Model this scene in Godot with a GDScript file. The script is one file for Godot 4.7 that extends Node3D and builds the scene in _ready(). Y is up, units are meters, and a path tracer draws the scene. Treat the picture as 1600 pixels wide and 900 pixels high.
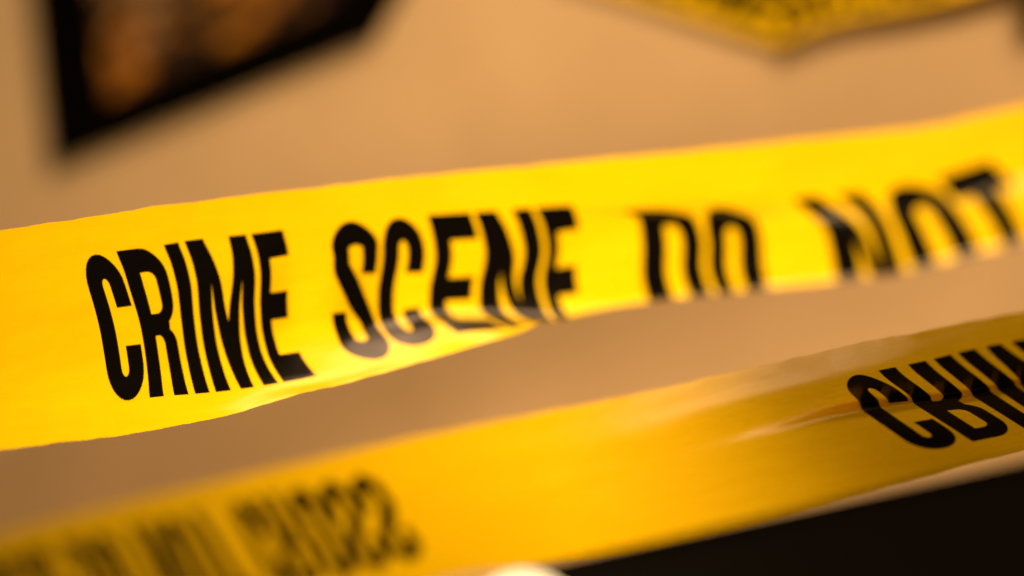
extends Node3D
# Close-up of two printed barrier tapes strung in front of a warm lit wall.
# Shapes are laid out in millimetres seen from the camera (x right, y down in photo pixels, z away) and turned into world points by at().

const FOCAL := 3392.0          # photo pixels
const TAPE := 76.0             # tape width, mm
const TEXT := 51.0             # letter height, mm
const TEXT_TOP := 12.5
const REPEAT := 724.0          # length of one printed message, mm
const WALL_YAW := 32.0

var cam: Camera3D
var wall_point: Vector3
var wall_normal: Vector3
var wall_right: Vector3
var rng := RandomNumberGenerator.new()


func _ready() -> void:
	rng.seed = 7
	# ---------------------------------------------------------------- camera
	cam = Camera3D.new()
	cam.name = "camera"
	cam.fov = rad_to_deg(2.0 * atan(450.0 / FOCAL))
	cam.near = 0.05
	cam.far = 20.0
	var turn := Basis(Vector3.RIGHT, deg_to_rad(14.0)) * Basis(Vector3.BACK, deg_to_rad(-9.0))
	cam.transform = Transform3D(turn, Vector3(0, 1.25, 0))
	var lens := CameraAttributesPhysical.new()
	lens.frustum_focal_length = 12.0 * FOCAL / 450.0
	lens.exposure_aperture = 2.45
	lens.frustum_focus_distance = 0.775
	cam.attributes = lens
	add_child(cam)
	cam.current = true
	# ---------------------------------------------------------------- surroundings and exposure
	var around := WorldEnvironment.new()
	around.name = "surroundings"
	var env := Environment.new()
	env.background_mode = Environment.BG_COLOR
	env.background_color = Color(0.030, 0.020, 0.011).linear_to_srgb()
	env.tonemap_mode = Environment.TONE_MAPPER_LINEAR
	env.tonemap_exposure = 1.0
	env.sdfgi_enabled = true
	env.ssao_enabled = true
	env.ssil_enabled = true
	around.environment = env
	add_child(around)
	# ---------------------------------------------------------------- front lamp and two added lights, all out of frame
	lamp("front_lamp", Vector3(-75, 300, 300), Vector3(-60, 0, 750), Vector2(0.18, 0.18), 0.60, Color(1.0, 0.64, 0.30))
	lamp("added_mirror_light", Vector3(-75, 250, 835), Vector3(-40, 20, 730), Vector2(0.15, 0.11), 0.028, Color(1.0, 0.60, 0.32))  # added unseen light, placed for the curled letter bottoms to mirror
	lamp("added_wall_fill", Vector3(200, -1300, 300), Vector3(60, 200, 1200), Vector2(0.50, 0.50), 3.6, Color(1.0, 0.62, 0.29))  # added overhead fill that brightens the wall, no such source known

	# ---------------------------------------------------------------- setting
	wall_right = Vector3(cos(deg_to_rad(WALL_YAW)), 0, sin(deg_to_rad(WALL_YAW)))
	wall_normal = Vector3(-sin(deg_to_rad(WALL_YAW)), 0, cos(deg_to_rad(WALL_YAW)))
	wall_point = at(800, 450, 1240)
	make_wall()
	make_added_dark_panel()  # unseen dark surface, added only for the tape ink to mirror
	# ---------------------------------------------------------------- things
	var printed := printed_film()
	make_upper_tape(printed)
	make_lower_tape(printed)
	make_black_board()
	make_bulb()
	make_poster()
	make_wall_tape(printed)
	make_edge_picture()


# ==================================================================== layout helpers
func at(px: float, py: float, z: float) -> Vector3:
	"""World point seen at photo pixel (px, py), z millimetres in front of the lens."""
	var k := z / FOCAL
	return cam.transform * (Vector3((px - 800.0) * k, (450.0 - py) * k, -z) * 0.001)


func mm(p: Vector3) -> Vector3:
	"""World point of x right, y down, z away in millimetres from the lens."""
	return cam.transform * (Vector3(p.x, -p.y, -p.z) * 0.001)


func on_wall(px: float, py: float) -> Vector3:
	var o := cam.transform.origin
	var d := (at(px, py, 1000) - o).normalized()
	return o + d * ((wall_point - o).dot(wall_normal) / d.dot(wall_normal))


func lamp(called: String, from: Vector3, to: Vector3, size: Vector2, energy: float, color: Color) -> void:
	var l := AreaLight3D.new()
	l.name = called
	l.area_size = size
	l.area_normalize_energy = true
	l.light_energy = energy
	l.light_color = color.linear_to_srgb()
	l.shadow_enabled = true
	l.set("area_range", 6.0)
	add_child(l)
	l.look_at_from_position(mm(from), mm(to), Vector3.UP)


func thing(o: Node3D, label: String, category: String, group := "") -> void:
	o.set_meta("label", label)
	o.set_meta("category", category)
	if group:
		o.set_meta("group", group)


func paint(color: Color, rough := 0.8, specular := 0.5) -> StandardMaterial3D:
	var m := StandardMaterial3D.new()
	m.albedo_color = color.linear_to_srgb()
	m.roughness = rough
	m.metallic_specular = specular
	return m


func part(called: String, mesh: Mesh, m: Material, parent: Node) -> MeshInstance3D:
	var o := MeshInstance3D.new()
	o.name = called
	o.mesh = mesh
	o.material_override = m
	parent.add_child(o, true)
	return o


# ==================================================================== the print
func arc(out: PackedVector2Array, cx: float, cy: float, rx: float, ry: float, a0: float, a1: float, n := 14) -> void:
	for i in n + 1:
		var a := deg_to_rad(lerpf(a0, a1, float(i) / n))
		out.append(Vector2(cx + rx * cos(a), cy + ry * sin(a)))


func ring(w: float, h: float, inset_x: float, inset_y: float, ry: float) -> PackedVector2Array:
	var p := PackedVector2Array()
	var rx := w / 2 - inset_x
	var r := ry - inset_y
	arc(p, w / 2, inset_y + r, rx, r, 180, 360)
	arc(p, w / 2, h - inset_y - r, rx, r, 0, 180)
	return p


func glyph(c: String) -> Array:
	"""Contours (filled even-odd) of a heavy condensed capital, in millimetres from its top left."""
	var h := TEXT
	var s := 6.7
	var b := 9.2
	match c:
		"I":
			return [PackedVector2Array([Vector2(0, 0), Vector2(s, 0), Vector2(s, h), Vector2(0, h)])]
		"E":
			var w := 17.6
			var m0 := h * 0.5 - b * 0.5
			return [PackedVector2Array([Vector2(0, 0), Vector2(w, 0), Vector2(w, b), Vector2(s, b), Vector2(s, m0), Vector2(w - 0.8, m0), Vector2(w - 0.8, m0 + b), Vector2(s, m0 + b), Vector2(s, h - b), Vector2(w, h - b), Vector2(w, h), Vector2(0, h)])]
		"T":
			var w := 20.0
			s = 7.8
			b = 11.0
			return [PackedVector2Array([Vector2(0, 0), Vector2(w, 0), Vector2(w, b), Vector2(w / 2 + s / 2, b), Vector2(w / 2 + s / 2, h), Vector2(w / 2 - s / 2, h), Vector2(w / 2 - s / 2, b), Vector2(0, b)])]
		"N":
			var w := 22.0
			s = 7.5
			return [PackedVector2Array([Vector2(0, 0), Vector2(s + 0.8, 0), Vector2(w - s, h * 0.62), Vector2(w - s, 0), Vector2(w, 0), Vector2(w, h), Vector2(w - s - 0.6, h), Vector2(s, h * 0.40), Vector2(s, h), Vector2(0, h)])]
		"M":
			var w := 27.8
			return [PackedVector2Array([Vector2(0, 0), Vector2(8.2, 0), Vector2(w / 2, h * 0.56), Vector2(w - 8.2, 0), Vector2(w, 0), Vector2(w, h), Vector2(w - s, h), Vector2(w - s, h * 0.30), Vector2(w / 2 + 2.8, h), Vector2(w / 2 - 2.8, h), Vector2(s, h * 0.30), Vector2(s, h), Vector2(0, h)])]
		"O":
			return [ring(20.2, h, 0, 0, 12.8), ring(20.2, h, 7.5, 9.6, 12.8)]
		"D":
			var w := 20.8
			s = 7.6
			var outer := PackedVector2Array([Vector2(0, 0)])
			arc(outer, w - 9.5, 11.5, 9.5, 11.5, 270, 360)
			arc(outer, w - 9.5, h - 11.5, 9.5, 11.5, 0, 90)
			outer.append(Vector2(0, h))
			var inner := PackedVector2Array([Vector2(s, 9.2)])
			arc(inner, w - 10.0, 12.6, 2.4, 3.4, 270, 360)
			arc(inner, w - 10.0, h - 12.6, 2.4, 3.4, 0, 90)
			inner.append(Vector2(s, h - 9.2))
			return [outer, inner]
		"R":
			var w := 18.6
			var outer := PackedVector2Array([Vector2(0, 0)])
			arc(outer, w - 8.6, 10.5, 8.6, 10.5, 270, 360)
			arc(outer, w - 6.5, 19.0, 6.5, 7.5, 0, 60)
			arc(outer, w - 6.6, 34.0, 6.2, 6.5, 300, 360)
			outer.append(Vector2(w - 0.2, h))
			outer.append(Vector2(w - s - 0.2, h))
			arc(outer, w - s - 3.2, 34.0, 2.6, 4.0, 0, -90, 8)
			outer.append(Vector2(s, 30.0))
			outer.append(Vector2(s, h))
			outer.append(Vector2(0, h))
			var inner := PackedVector2Array([Vector2(s, 8.0)])
			arc(inner, w - 9.0, 11.0, 3.3, 3.0, 270, 360)
			arc(inner, w - 9.0, 19.5, 3.3, 3.0, 0, 90)
			inner.append(Vector2(s, 22.5))
			return [outer, inner]
		"C":
			var w := 16.6
			var ry := 11.5
			var p := PackedVector2Array([Vector2(w, h * 0.37)])
			arc(p, w / 2, ry, w / 2, ry, 360, 180)
			arc(p, w / 2, h - ry, w / 2, ry, 180, 0)
			p.append(Vector2(w, h * 0.63))
			p.append(Vector2(w - s, h * 0.63))
			arc(p, w / 2, h - ry, w / 2 - s, ry - 8.4, 0, 180)
			arc(p, w / 2, ry, w / 2 - s, ry - 8.4, 180, 360)
			p.append(Vector2(w - s, h * 0.37))
			return [p]
		"S":
			var w := 18.6
			var k := [[w - 3.2, .375, 3.2], [w - 3.2, .25, 3.2], [w - 3.7, .15, 3.6], [w / 2, .088, 4.5], [3.7, .15, 3.7], [3.3, .25, 3.3], [4.0, .355, 3.7], [w / 2, .5, 4.3], [w - 4.0, .645, 3.7], [w - 3.3, .75, 3.3], [w - 3.7, .85, 3.7], [w / 2, .912, 4.5], [3.7, .85, 3.6], [3.2, .75, 3.2], [3.2, .625, 3.2]]
			var left := PackedVector2Array()
			var right := PackedVector2Array()
			var n := 84
			for i in n + 1:
				var f := float(i) / n * (k.size() - 1)
				var j := mini(int(f), k.size() - 2)
				var q := f - j
				var c0: Vector3 = Vector3(k[maxi(j - 1, 0)][0], k[maxi(j - 1, 0)][1] * h, k[maxi(j - 1, 0)][2])
				var c1: Vector3 = Vector3(k[j][0], k[j][1] * h, k[j][2])
				var c2: Vector3 = Vector3(k[j + 1][0], k[j + 1][1] * h, k[j + 1][2])
				var c3: Vector3 = Vector3(k[mini(j + 2, k.size() - 1)][0], k[mini(j + 2, k.size() - 1)][1] * h, k[mini(j + 2, k.size() - 1)][2])
				var c4 := c1.cubic_interpolate(c2, c0, c3, q)
				var d := c1.cubic_interpolate(c2, c0, c3, minf(q + 0.02, 1.0)) - c1.cubic_interpolate(c2, c0, c3, maxf(q - 0.02, 0.0))
				var side := Vector2(-d.y, d.x).normalized() * c4.z
				left.append(Vector2(c4.x, c4.y) + side)
				right.append(Vector2(c4.x, c4.y) - side)
			right.reverse()
			left.append_array(right)
			return [left]
	return []


const MESSAGE := [["C", 0], ["R", 18], ["I", 39.5], ["M", 49.0], ["E", 79.5], ["S", 114], ["C", 134.5], ["E", 155], ["N", 174.5], ["E", 198.5], ["D", 233], ["O", 256], ["N", 291], ["O", 316], ["T", 337.5], ["C", 372], ["R", 390], ["O", 412], ["S", 433.5], ["S", 454]]


func printed_film() -> StandardMaterial3D:
	var wide := 2048
	var high := 256
	var sub := 4
	var cover := PackedFloat32Array()
	cover.resize(wide * high)
	var kx := wide / REPEAT
	var ky := high / TAPE
	for letter in MESSAGE:
		var contours := glyph(letter[0])
		var x_off: float = letter[1]
		for row in range(int(TEXT_TOP * ky) - 1, int((TEXT_TOP + TEXT) * ky) + 2):
			for k in sub:
				var y := (row + (k + 0.5) / sub) / ky - TEXT_TOP
				var cuts := []
				for c: PackedVector2Array in contours:
					for i in c.size():
						var a := c[i]
						var b := c[(i + 1) % c.size()]
						if (a.y <= y) != (b.y <= y):
							cuts.append((a.x + (b.x - a.x) * (y - a.y) / (b.y - a.y) + x_off) * kx)
				cuts.sort()
				for i in range(0, cuts.size() - 1, 2):
					for x in range(maxi(int(cuts[i]), 0), mini(int(cuts[i + 1]), wide - 1) + 1):
						cover[row * wide + x] += clampf(minf(cuts[i + 1], x + 1.0) - maxf(cuts[i], x), 0.0, 1.0) / sub
	var tone := FastNoiseLite.new()
	tone.seed = 3
	tone.frequency = 0.02
	tone.fractal_octaves = 4
	var film := Color(0.92, 0.63, 0.0004)
	var ink := Color(0.0025, 0.002, 0.0015)
	var color := Image.create(wide, high, false, Image.FORMAT_RGB8)
	var gloss := Image.create(wide, high, false, Image.FORMAT_RGB8)
	for y in high:
		for x in wide:
			var c := minf(cover[y * wide + x], 1.0)
			var n := tone.get_noise_2d(x * 0.35, y * 2.2)
			var f := film * (1.0 + 0.05 * n)
			color.set_pixel(x, y, f.lerp(ink, c).linear_to_srgb())
			var r := lerpf(0.28 + 0.08 * n, 0.24 + 0.04 * n, c)
			gloss.set_pixel(x, y, Color(r, r, r))
	var m := StandardMaterial3D.new()
	m.resource_name = "printed_film"
	m.albedo_texture = ImageTexture.create_from_image(color)
	m.roughness = 1.0
	m.roughness_texture = ImageTexture.create_from_image(gloss)
	m.metallic_specular = 0.5
	m.backlight_enabled = true
	m.backlight = Color(0.26, 0.26, 0.26).linear_to_srgb()
	m.cull_mode = BaseMaterial3D.CULL_DISABLED
	return m


# ==================================================================== tapes
func spline(keys: PackedFloat32Array, values: Array, x: float) -> Vector3:
	"""Cubic through unevenly spaced keys."""
	var n := keys.size()
	var j := 0
	while j < n - 2 and x > keys[j + 1]:
		j += 1
	var h := keys[j + 1] - keys[j]
	var q := (x - keys[j]) / h
	var p1: Vector3 = values[j]
	var p2: Vector3 = values[j + 1]
	var m1 := (p2 - p1) / h
	var m2 := m1
	if j > 0:
		var d0: Vector3 = (p1 - values[j - 1]) / (keys[j] - keys[j - 1])
		m1 = (d0 * h + m1 * (keys[j] - keys[j - 1])) / (h + keys[j] - keys[j - 1])
	if j < n - 2:
		var d2: Vector3 = (values[j + 2] - p2) / (keys[j + 2] - keys[j + 1])
		m2 = (d2 * h + (p2 - p1) / h * (keys[j + 2] - keys[j + 1])) / (h + keys[j + 2] - keys[j + 1])
	var q2 := q * q
	var q3 := q2 * q
	return p1 * (2 * q3 - 3 * q2 + 1) + m1 * h * (q3 - 2 * q2 + q) + p2 * (3 * q2 - 2 * q3) + m2 * h * (q3 - q2)


func ribbon(keys_u: PackedFloat32Array, keys_v: PackedFloat32Array, grid: Array, nu: int, nv: int, flipped: bool, origin: Vector3, wrinkle: float, noise_seed: int) -> ArrayMesh:
	"""grid[row][station] are points in millimetres from the lens; u runs along the tape, v across it."""
	var fine := FastNoiseLite.new()
	fine.seed = noise_seed
	fine.frequency = 0.02
	fine.fractal_octaves = 3
	var pos := PackedVector3Array()
	var uv := PackedVector2Array()
	for i in nu + 1:
		var u := lerpf(keys_u[0], keys_u[keys_u.size() - 1], float(i) / nu)
		var column := []
		for r in keys_v.size():
			column.append(spline(keys_u, grid[r], u))
		for j in nv + 1:
			var v := float(j) / nv
			var p := spline(keys_v, column, v)
			p.z += wrinkle * (fine.get_noise_2d(u * 0.55, v * 150.0) + 0.5 * fine.get_noise_2d(u * 1.3 + 400.0, v * 320.0 + u * 0.6))
			var rim := maxf(0.0, 1.0 - minf(v, 1.0 - v) / 0.05)
			p.y += 0.35 * rim * fine.get_noise_2d(u * 3.0, 900.0 + signf(v - 0.5) * 300.0)
			pos.append(mm(p) - origin)
			uv.append(Vector2(u / REPEAT, 1.0 - v if flipped else v))
	var normal := PackedVector3Array()
	for i in nu + 1:
		for j in nv + 1:
			var du := pos[mini(i + 1, nu) * (nv + 1) + j] - pos[maxi(i - 1, 0) * (nv + 1) + j]
			var dv := pos[i * (nv + 1) + mini(j + 1, nv)] - pos[i * (nv + 1) + maxi(j - 1, 0)]
			normal.append(dv.cross(du).normalized())
	var index := PackedInt32Array()
	for i in nu:
		for j in nv:
			var a := i * (nv + 1) + j
			var b := a + nv + 1
			index.append_array(PackedInt32Array([a, b, a + 1, b, b + 1, a + 1]))
	var arrays := []
	arrays.resize(Mesh.ARRAY_MAX)
	arrays[Mesh.ARRAY_VERTEX] = pos
	arrays[Mesh.ARRAY_NORMAL] = normal
	arrays[Mesh.ARRAY_TEX_UV] = uv
	arrays[Mesh.ARRAY_INDEX] = index
	var mesh := ArrayMesh.new()
	mesh.add_surface_from_arrays(Mesh.PRIMITIVE_TRIANGLES, arrays)
	return mesh


func tape(called: String, label: String, stations: Array, rows: PackedFloat32Array, depth: Callable, flipped: bool, m: Material, nu: int, nv: int, wrinkle: float, noise_seed: int) -> void:
	var keys := PackedFloat32Array()
	var grid := []
	for r in rows.size():
		grid.append([])
	for s in stations:
		keys.append(s[0])
		var pts: Array = s[1]
		var dz: Array = s[2]
		var z0: float = depth.call(float(pts[2]))
		for r in rows.size():
			var z: float = z0 + dz[r]
			grid[r].append(Vector3((pts[2 * r] - 800.0) * z / FOCAL, (pts[2 * r + 1] - 450.0) * z / FOCAL, z))
	var root := Node3D.new()
	root.name = called
	add_child(root)
	root.position = mm(grid[rows.size() - 1][int(keys.size() / 2.0)])
	part("printed_film", ribbon(keys, rows, grid, nu, nv, flipped, root.position, wrinkle, noise_seed), m, root)
	thing(root, label, "barrier tape")


func make_upper_tape(m: Material) -> void:
	var rows := PackedFloat32Array([0.0, 0.165, 0.245, 0.3325, 0.5, 0.634, 0.735, 0.835, 1.0])
	var zc := [0, 0, 1, 2, 2, 3, 7, 13, 21]
	var zs := [-1, 0, 0, 0, -1, 1, 8, 14, 21]
	var ze := [0, 0, -2, -4, -6, -4.5, 6, 13, 19]
	var zf := [3, 0, -3, -5, -6, -4, 4, 10, 13]
	var zd := [6, 0, -5, -7, -8.2, -8.6, -1, 6, 9]
	var zn := [9, 0, -3, -4, -5.5, -6.5, 0, 6, 8]
	var stations := [
		[-160, [-385, 412, -375, 468, -363, 497, -352, 527, -336, 583, -328, 628, -323, 662, -318, 696, -310, 748], zc],
		[-80, [-135, 378, -125, 436, -114, 464, -104, 494, -88, 550, -80, 595, -75, 629, -70, 664, -62, 713], zc],
		[-30, [18, 357, 27, 416, 37, 444, 47, 473, 63, 529, 70, 575, 75, 610, 80, 644, 88, 692], zc],
		[0, [112, 343, 121, 402, 131, 430, 141, 459, 156, 515, 164, 561, 169, 596, 174, 630, 184, 681], zc],
		[18, [174, 334, 182, 393, 193, 421, 202, 450, 219, 507, 227, 553, 231, 587, 234, 621, 246, 671], zc],
		[39.5, [247, 322, 256, 383, 267, 411, 275, 441, 283, 499, 289, 545, 296, 580, 305, 615, 325, 656], zc],
		[49.5, [280, 318, 290, 377, 301, 406, 308, 435, 313.5, 494, 320, 541, 328, 576, 339, 612, 360, 648], zc],
		[79, [380, 306, 391, 366, 400, 394, 405, 423, 405, 481, 410, 528, 421, 564, 442, 597, 475, 614], zc],
		[98, [435, 299, 445, 359, 452, 385, 456, 414, 455, 474, 460, 521, 474, 556, 497, 586, 530, 602], zs],
		[114, [500, 292, 511, 349, 518, 374, 521, 402, 521, 458, 521, 508, 538, 545, 562, 569, 590, 585], zs],
		[134.5, [578, 283, 590, 343, 596, 369, 598, 397, 590, 460, 594, 503, 612, 530, 632, 548, 660, 565], ze],
		[155, [655, 275, 668, 337, 675, 362, 680, 396, 671, 455, 674, 489, 694, 505, 715, 520, 740, 541], ze],
		[174.5, [728, 268, 742, 332, 751, 357, 758, 392, 749, 450, 753, 486, 775, 502, 798, 512, 815, 519], ze],
		[198.5, [822, 260, 837, 325, 848, 350, 855, 385, 848, 443, 860, 487, 873, 501, 884, 494, 895, 472], zf],
		[217.5, [885, 253, 900, 322, 909, 345, 911, 375, 910, 435, 920, 481, 932, 487, 940, 476, 945, 453], zf],
		[233, [960, 246, 975, 328, 997, 341, 1003, 373, 1004, 435, 1014, 470, 1020, 466, 1026, 445, 1030, 420], zd],
		[256, [1068, 236, 1080, 325, 1096, 338, 1106, 370, 1108, 422, 1122, 458, 1128, 452, 1134, 432, 1138, 408], zd],
		[276, [1160, 227, 1168, 321, 1183, 340, 1188, 368, 1192, 418, 1200, 450, 1206, 444, 1212, 424, 1216, 400], zd],
		[291, [1222, 220, 1239, 311, 1262, 330, 1284, 350, 1300, 400, 1307, 439, 1312, 433, 1318, 412, 1322, 390], zn],
		[316, [1340, 209, 1360, 298, 1382, 318, 1398, 345, 1416, 390, 1428, 421, 1434, 415, 1440, 395, 1444, 372], zn],
		[337.5, [1448, 197, 1465, 278, 1480, 297, 1497, 320, 1524, 360, 1540, 393, 1546, 387, 1552, 367, 1556, 345], zn],
		[357, [1530, 180, 1546, 252, 1565, 272, 1590, 298, 1615, 340, 1628, 372, 1636, 366, 1642, 346, 1646, 324], zn],
		[420, [1850, 115, 1870, 180, 1890, 200, 1910, 225, 1935, 265, 1950, 300, 1958, 295, 1964, 275, 1968, 253], zn],
	]
	var depth := func(px: float) -> float: return 1.0 / (1.0 / 772.0 + (px - 121.0) / 1379.0 * (1.0 / 628.0 - 1.0 / 772.0))
	tape("barrier_tape", "bright yellow barrier tape reading CRIME SCENE DO NOT, the upper and sharper of two", stations, rows, depth, false, m, 420, 72, 0.35, 11)


func make_lower_tape(m: Material) -> void:
	var rows := PackedFloat32Array([0.0, 0.165, 0.366, 0.453, 0.67, 0.835, 1.0])
	var zr := [0, 5.6, 20, 16.5, 29, 35, 40.6]
	var zm := [0, 5.6, 15, 19, 29.5, 35, 40.6]
	var stations := [
		[0, [-480, 945, -465, 980, -440, 1020, -430, 1038, -405, 1082, -388, 1112, -362, 1146], zm],
		[100, [-133, 868, -118, 903, -92, 945, -82, 964, -56, 1008, -38, 1040, -12, 1074], zm],
		[233, [80, 812, 95, 847, 123, 890, 134, 910, 160, 955, 178, 988, 205, 1022], zm],
		[372, [337, 752, 352, 788, 380, 830, 391, 850, 418, 895, 436, 926, 465, 962], zm],
		[454, [520, 711, 537, 747, 565, 789, 577, 808, 604, 852, 623, 882, 652, 917], zm],
		[474, [568, 700, 586, 737, 614, 778, 626, 796, 654, 838, 674, 868, 704, 902], zm],
		[574, [815, 650, 833, 694, 870, 737, 885, 756, 925, 805, 957, 838, 994, 876], zm],
		[634, [985, 617, 1003, 662, 1040, 702, 1055, 719, 1095, 764, 1128, 796, 1166, 832], zm],
		[684, [1148, 580, 1166, 624, 1202, 661, 1215, 678, 1258, 719, 1292, 748, 1331, 780], [0, 5.6, 16.8, 18.2, 29.5, 35, 40.6]],
		[724, [1290, 548, 1308, 592, 1341, 626, 1350, 643, 1405, 682, 1440, 709, 1478, 737], zr],
		[742, [1350, 533, 1373, 579, 1421, 618, 1430, 632, 1483, 666, 1520, 690, 1560, 714], zr],
		[763.5, [1434, 520, 1459, 561, 1513, 607, 1523, 621, 1570, 650, 1605, 672, 1645, 695], zr],
		[773.5, [1474, 511, 1499, 551, 1555, 598, 1565, 611, 1612, 642, 1645, 662, 1685, 686], zr],
		[803, [1590, 488, 1617, 527, 1675, 573, 1685, 586, 1738, 612, 1772, 632, 1810, 655], zr],
		[884, [1920, 413, 1947, 452, 2005, 498, 2015, 511, 2068, 537, 2102, 557, 2140, 580], zr],
	]
	# the crease between the third and fourth row is sharp: extra rows close beside it
	rows = PackedFloat32Array([0.0, 0.165, 0.35, 0.366, 0.453, 0.469, 0.67, 0.835, 1.0])
	for s in stations:
		var p: Array = s[1]
		var z: Array = s[2]
		s[1] = p.slice(0, 4) + [lerpf(p[2], p[4], 0.92), lerpf(p[3], p[5], 0.92)] + p.slice(4, 8) + [lerpf(p[6], p[8], 0.075), lerpf(p[7], p[9], 0.075)] + p.slice(8)
		s[2] = z.slice(0, 2) + [lerpf(z[1], z[2], 0.92)] + z.slice(2, 4) + [lerpf(z[3], z[4], 0.075)] + z.slice(4)
	var depth := func(px: float) -> float: return 1.0 / (1.0 / 752.0 + (1430.0 - px) / 930.0 * (1.0 / 985.0 - 1.0 / 752.0))
	tape("barrier_tape_001", "dull yellow barrier tape seen from behind, lower of two, with upside-down mirrored lettering", stations, rows, depth, true, m, 460, 96, 0.35, 23)


# ==================================================================== setting and background things
func make_wall() -> void:
	var o := MeshInstance3D.new()
	o.name = "wall"
	var box := BoxMesh.new()
	box.size = Vector3(3.2, 2.6, 0.12)
	o.mesh = box
	var grain := NoiseTexture2D.new()
	var n := FastNoiseLite.new()
	n.seed = 5
	n.frequency = 0.012
	n.fractal_octaves = 5
	grain.noise = n
	grain.width = 512
	grain.height = 512
	grain.seamless = true
	var ramp := Gradient.new()
	ramp.set_color(0, Color(0.58, 0.44, 0.28).linear_to_srgb())
	ramp.set_color(1, Color(0.65, 0.495, 0.32).linear_to_srgb())
	grain.color_ramp = ramp
	var m := StandardMaterial3D.new()
	m.albedo_texture = grain
	m.roughness = 0.85
	m.uv1_triplanar = true
	m.uv1_scale = Vector3(1.6, 1.6, 1.6)
	o.material_override = m
	o.set_meta("kind", "structure")
	add_child(o)
	o.transform = Transform3D(Basis(wall_right, Vector3.UP, wall_normal), Vector3(wall_point.x, 1.3, wall_point.z) - wall_normal * 0.06)


func make_added_dark_panel() -> void:
	"""Added dark panel, unseen below the frame, so the shiny ink mirrors something dark."""
	var o := MeshInstance3D.new()
	o.name = "wall_added_dark_panel"
	var box := BoxMesh.new()
	box.size = Vector3(3.2, 1.26, 0.02)
	o.mesh = box
	o.material_override = paint(Color(0.035, 0.022, 0.012), 0.6, 0.3)
	o.set_meta("kind", "structure")
	add_child(o)
	o.transform = Transform3D(Basis(wall_right, Vector3.UP, wall_normal), Vector3(wall_point.x, 0.63, wall_point.z) + wall_normal * 0.0105)


func wall_node(called: String, px: float, py: float, proud: float) -> Node3D:
	"""A node on the wall: its x runs right along the wall, y up, z out of the wall."""
	var o := Node3D.new()
	o.name = called
	add_child(o)
	o.transform = Transform3D(Basis(wall_right, Vector3.UP, wall_normal), on_wall(px, py) + wall_normal * proud)
	return o


func slab(outline: PackedVector2Array, thick: float, uv_size := Vector2.ONE) -> ArrayMesh:
	"""A flat sheet with real thickness: outline in metres, counter-clockwise from its lower left, facing +z."""
	var st := SurfaceTool.new()
	st.begin(Mesh.PRIMITIVE_TRIANGLES)
	st.set_smooth_group(-1)
	var tri := Geometry2D.triangulate_polygon(outline)
	for side: float in [1.0, 0.0]:
		for k in range(0, tri.size(), 3):
			var order := [tri[k], tri[k + 1], tri[k + 2]]
			var e: Vector2 = outline[order[1]] - outline[order[0]]
			var f: Vector2 = outline[order[2]] - outline[order[0]]
			if (e.cross(f) > 0.0) == (side > 0.5):
				order.reverse()
			for i: int in order:
				st.set_uv(Vector2(outline[i].x / uv_size.x, 1.0 - outline[i].y / uv_size.y))
				st.add_vertex(Vector3(outline[i].x, outline[i].y, thick * side))
	for i in outline.size():
		var a := outline[i]
		var b := outline[(i + 1) % outline.size()]
		for v: Vector3 in [Vector3(a.x, a.y, 0), Vector3(b.x, b.y, thick), Vector3(b.x, b.y, 0), Vector3(a.x, a.y, 0), Vector3(a.x, a.y, thick), Vector3(b.x, b.y, thick)]:
			st.set_uv(Vector2.ZERO)
			st.add_vertex(v)
	st.generate_normals()
	return st.commit()


func in_wall(px: float, py: float, base: Vector3) -> Vector2:
	var d := on_wall(px, py) - base
	return Vector2(d.dot(wall_right), d.y)


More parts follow.
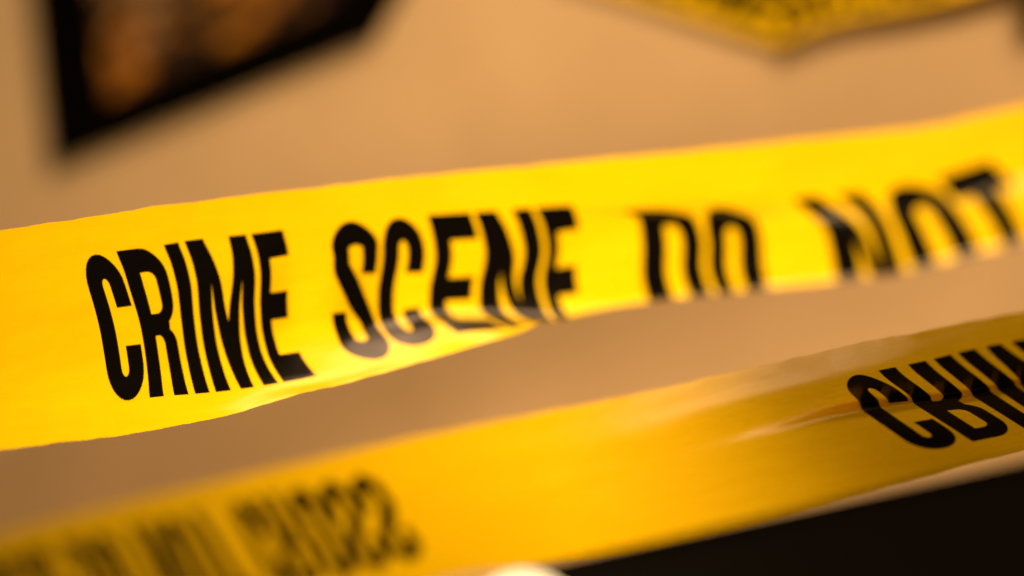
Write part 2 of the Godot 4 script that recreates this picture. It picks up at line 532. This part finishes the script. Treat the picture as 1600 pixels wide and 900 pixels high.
func make_poster() -> void:
	var root := wall_node("poster", 88, 266, 0.002)
	var base := on_wall(88, 266)
	var right := in_wall(590, 72, base).x
	var tall := 0.42
	var board := PackedVector2Array([Vector2(0, 0), Vector2(right, 0), Vector2(right + 0.035, 0.030), Vector2(right + 0.06, tall), Vector2(0, tall)])
	part("black_border", slab(board, 0.004), paint(Color(0.002, 0.0017, 0.0015), 0.95, 0.0), root)
	var inset := in_wall(178, 158, base)
	var size := Vector2(right - inset.x - 0.02, tall - 0.08)
	# the print: warm brown picture with orange and grey patches
	var im := Image.create(160, 160, false, Image.FORMAT_RGB8)
	var n := FastNoiseLite.new()
	n.seed = 41
	n.frequency = 0.05
	n.fractal_octaves = 4
	var blots := [[0.06, 0.93, 0.10, Color(0.36, 0.15, 0.01)], [0.16, 0.90, 0.09, Color(0.25, 0.09, 0.01)], [0.05, 0.80, 0.07, Color(0.20, 0.11, 0.01)], [0.22, 0.72, 0.16, Color(0.30, 0.19, 0.10)], [0.13, 0.66, 0.12, Color(0.30, 0.20, 0.11)], [0.58, 0.90, 0.11, Color(0.36, 0.16, 0.01)], [0.72, 0.92, 0.10, Color(0.22, 0.09, 0.01)], [0.45, 0.70, 0.2, Color(0.14, 0.08, 0.02)], [0.5, 0.4, 0.3, Color(0.2, 0.12, 0.06)]]
	for y in 160:
		for x in 160:
			var c := Color(0.018, 0.007, 0.003)
			for b in blots:
				var d := Vector2(x / 160.0 - b[0], y / 160.0 - b[1]).length() + 0.30 * n.get_noise_2d(x * 0.5 + b[0] * 300.0, y * 1.8)
				c = c.lerp(b[3], smoothstep(b[2], b[2] * 0.35, d))
			c = c * (1.1 + 1.1 * n.get_noise_2d(x * 0.9 + 90.0, y * 2.6))
			im.set_pixel(x, y, c.clamp().linear_to_srgb())
	var m := StandardMaterial3D.new()
	m.albedo_texture = ImageTexture.create_from_image(im)
	m.roughness = 0.6
	m.texture_repeat = false
	var p := part("picture", slab(PackedVector2Array([Vector2.ZERO, Vector2(size.x, 0), size, Vector2(0, size.y)]), 0.001, size), m, root)
	p.position = Vector3(inset.x, inset.y, 0.004)
	thing(root, "black bordered poster with brown and orange picture on the wall, top left", "poster")


func make_wall_tape(m: Material) -> void:
	"""A loose end of the same tape stuck to the wall and folded into a V."""
	var root := Node3D.new()
	root.name = "barrier_tape_002"
	add_child(root)
	root.position = on_wall(1225, 74)
	var o := cam.transform.origin
	var arms := [
		[[114, 900, -120, 870, -38], [160, 1060, -82, 1010, 4], [205, 1240, -40, 1150, 50], [224, 1320, -15, 1226, 76]],
		[[114, 1215, -75, 1228, 76], [135, 1262, -100, 1290, 50], [200, 1420, -125, 1450, 16], [300, 1660, -160, 1700, -50]],
	]
	var called := ["folded_end", "hanging_strip"]
	var part_way := [[0.0, 0.5, 1.0], [0.0, 0.92, 1.0]]
	for k in 2:
		var rows := PackedFloat32Array([0.0, 0.5, 1.0] if k == 0 else [0.0, 0.82, 1.0])
		var keys := PackedFloat32Array()
		var grid := [[], [], []]
		for s in arms[k]:
			keys.append(s[0])
			for r in 3:
				var px := lerpf(s[1], s[3], part_way[k][r])
				var py := lerpf(s[2], s[4], part_way[k][r])
				var w := on_wall(px, py) + wall_normal * (0.003 + 0.004 * k + 0.001 * r)
				var c := cam.transform.affine_inverse() * w * 1000.0
				grid[r].append(Vector3(c.x, -c.y, -c.z))
		part(called[k], ribbon(keys, rows, grid, 40, 24, false, root.position, 0.4, 60 + k), m, root)
	thing(root, "blurred yellow and black tape folded to a point on the wall, top right", "barrier tape")


func make_edge_picture() -> void:
	var root := wall_node("picture_frame", 1620, 14, 0.002)
	part("frame", slab(PackedVector2Array([Vector2(0, 0), Vector2(0.2, 0), Vector2(0.2, 0.3), Vector2(0, 0.3)]), 0.015), paint(Color(0.05, 0.032, 0.012), 0.8, 0.2), root)
	var p := part("picture", slab(PackedVector2Array([Vector2.ZERO, Vector2(0.15, 0), Vector2(0.15, 0.25), Vector2(0, 0.25)]), 0.001), paint(Color(0.2, 0.12, 0.06), 0.6), root)
	p.position = Vector3(0.025, 0.025, 0.015)
	thing(root, "dark picture frame cut off by the right edge of the photo", "picture frame")


# ==================================================================== foreground
func make_black_board() -> void:
	var a := at(800, 895, 640)
	var b := at(1900, 650, 600)
	var along := (b - a)
	var long := along.length()
	along = along.normalized()
	var out := along.cross(Vector3.UP).normalized()
	var up := out.cross(along).normalized()
	var st := SurfaceTool.new()
	st.begin(Mesh.PRIMITIVE_TRIANGLES)
	# rounded top rail profile, swept along the length
	var profile := PackedVector2Array()
	for i in 13:
		var t := PI * i / 12.0
		profile.append(Vector2(-cos(t) * 0.009, sin(t) * 0.009 - 0.009))
	profile.append(Vector2(0.009, -0.40))
	profile.append(Vector2(-0.009, -0.40))
	var n := profile.size()
	for e in 2:
		for i in n:
			st.set_smooth_group(0 if i < 12 else -1)
	for i in n:
		var p := profile[i]
		var q := profile[(i + 1) % n]
		st.set_smooth_group(1 if i < 12 else -1)
		for v: Vector3 in [Vector3(0, p.y, p.x), Vector3(long, p.y, p.x), Vector3(long, q.y, q.x), Vector3(0, p.y, p.x), Vector3(long, q.y, q.x), Vector3(0, q.y, q.x)]:
			st.add_vertex(v)
	st.set_smooth_group(-1)
	for i in range(1, n - 1):
		for v: Vector3 in [Vector3(0, profile[0].y, profile[0].x), Vector3(0, profile[i].y, profile[i].x), Vector3(0, profile[i + 1].y, profile[i + 1].x)]:
			st.add_vertex(v)
		for v: Vector3 in [Vector3(long, profile[0].y, profile[0].x), Vector3(long, profile[i + 1].y, profile[i + 1].x), Vector3(long, profile[i].y, profile[i].x)]:
			st.add_vertex(v)
	st.generate_normals()
	var o := MeshInstance3D.new()
	o.name = "black_board"
	o.mesh = st.commit()
	o.material_override = paint(Color(0.002, 0.0017, 0.0015), 0.95, 0.0)
	add_child(o)
	o.transform = Transform3D(Basis(along, up, out), a)
	thing(o, "matt black board below the lower tape, filling the bottom right corner", "board")


func make_bulb() -> void:
	var st := SurfaceTool.new()
	st.begin(Mesh.PRIMITIVE_TRIANGLES)
	st.set_smooth_group(1)
	var profile := PackedVector2Array([Vector2(0, 0)])
	for i in range(1, 11):
		var t := PI * 0.62 * i / 10.0
		profile.append(Vector2(sin(t) * 0.0145, (cos(t) - 1.0) * 0.0125))
	profile.append(Vector2(0.0085, -0.024))
	profile.append(Vector2(0.0080, -0.034))
	profile.append(Vector2(0.0, -0.034))
	for i in profile.size() - 1:
		for k in 32:
			var a0 := TAU * k / 32.0
			var a1 := TAU * (k + 1) / 32.0
			var p := profile[i]
			var q := profile[i + 1]
			var v := [Vector3(p.x * cos(a0), p.y, p.x * sin(a0)), Vector3(p.x * cos(a1), p.y, p.x * sin(a1)), Vector3(q.x * cos(a1), q.y, q.x * sin(a1)), Vector3(q.x * cos(a0), q.y, q.x * sin(a0))]
			for j: int in [0, 1, 2, 0, 2, 3]:
				st.add_vertex(v[j])
	st.generate_normals()
	var o := MeshInstance3D.new()
	o.name = "lamp_bulb"
	o.mesh = st.commit()
	var m := paint(Color(0.85, 0.8, 0.7), 0.4)
	m.emission_enabled = true
	m.emission = Color(1.0, 0.84, 0.48).linear_to_srgb()
	m.emission_energy_multiplier = 1.6
	o.material_override = m
	add_child(o)
	o.position = at(806, 899, 600)
	thing(o, "round glowing warm white bulb just rising over the bottom edge beside the black board", "bulb")
	var l := OmniLight3D.new()
	l.name = "bulb_light"
	l.light_color = Color(1.0, 0.75, 0.4).linear_to_srgb()
	l.light_energy = 0.006
	l.light_size = 0.012
	l.omni_range = 4.0
	l.omni_attenuation = 2.0
	l.shadow_enabled = true
	add_child(l)
	l.position = o.position - Vector3(0, 0.012, 0)
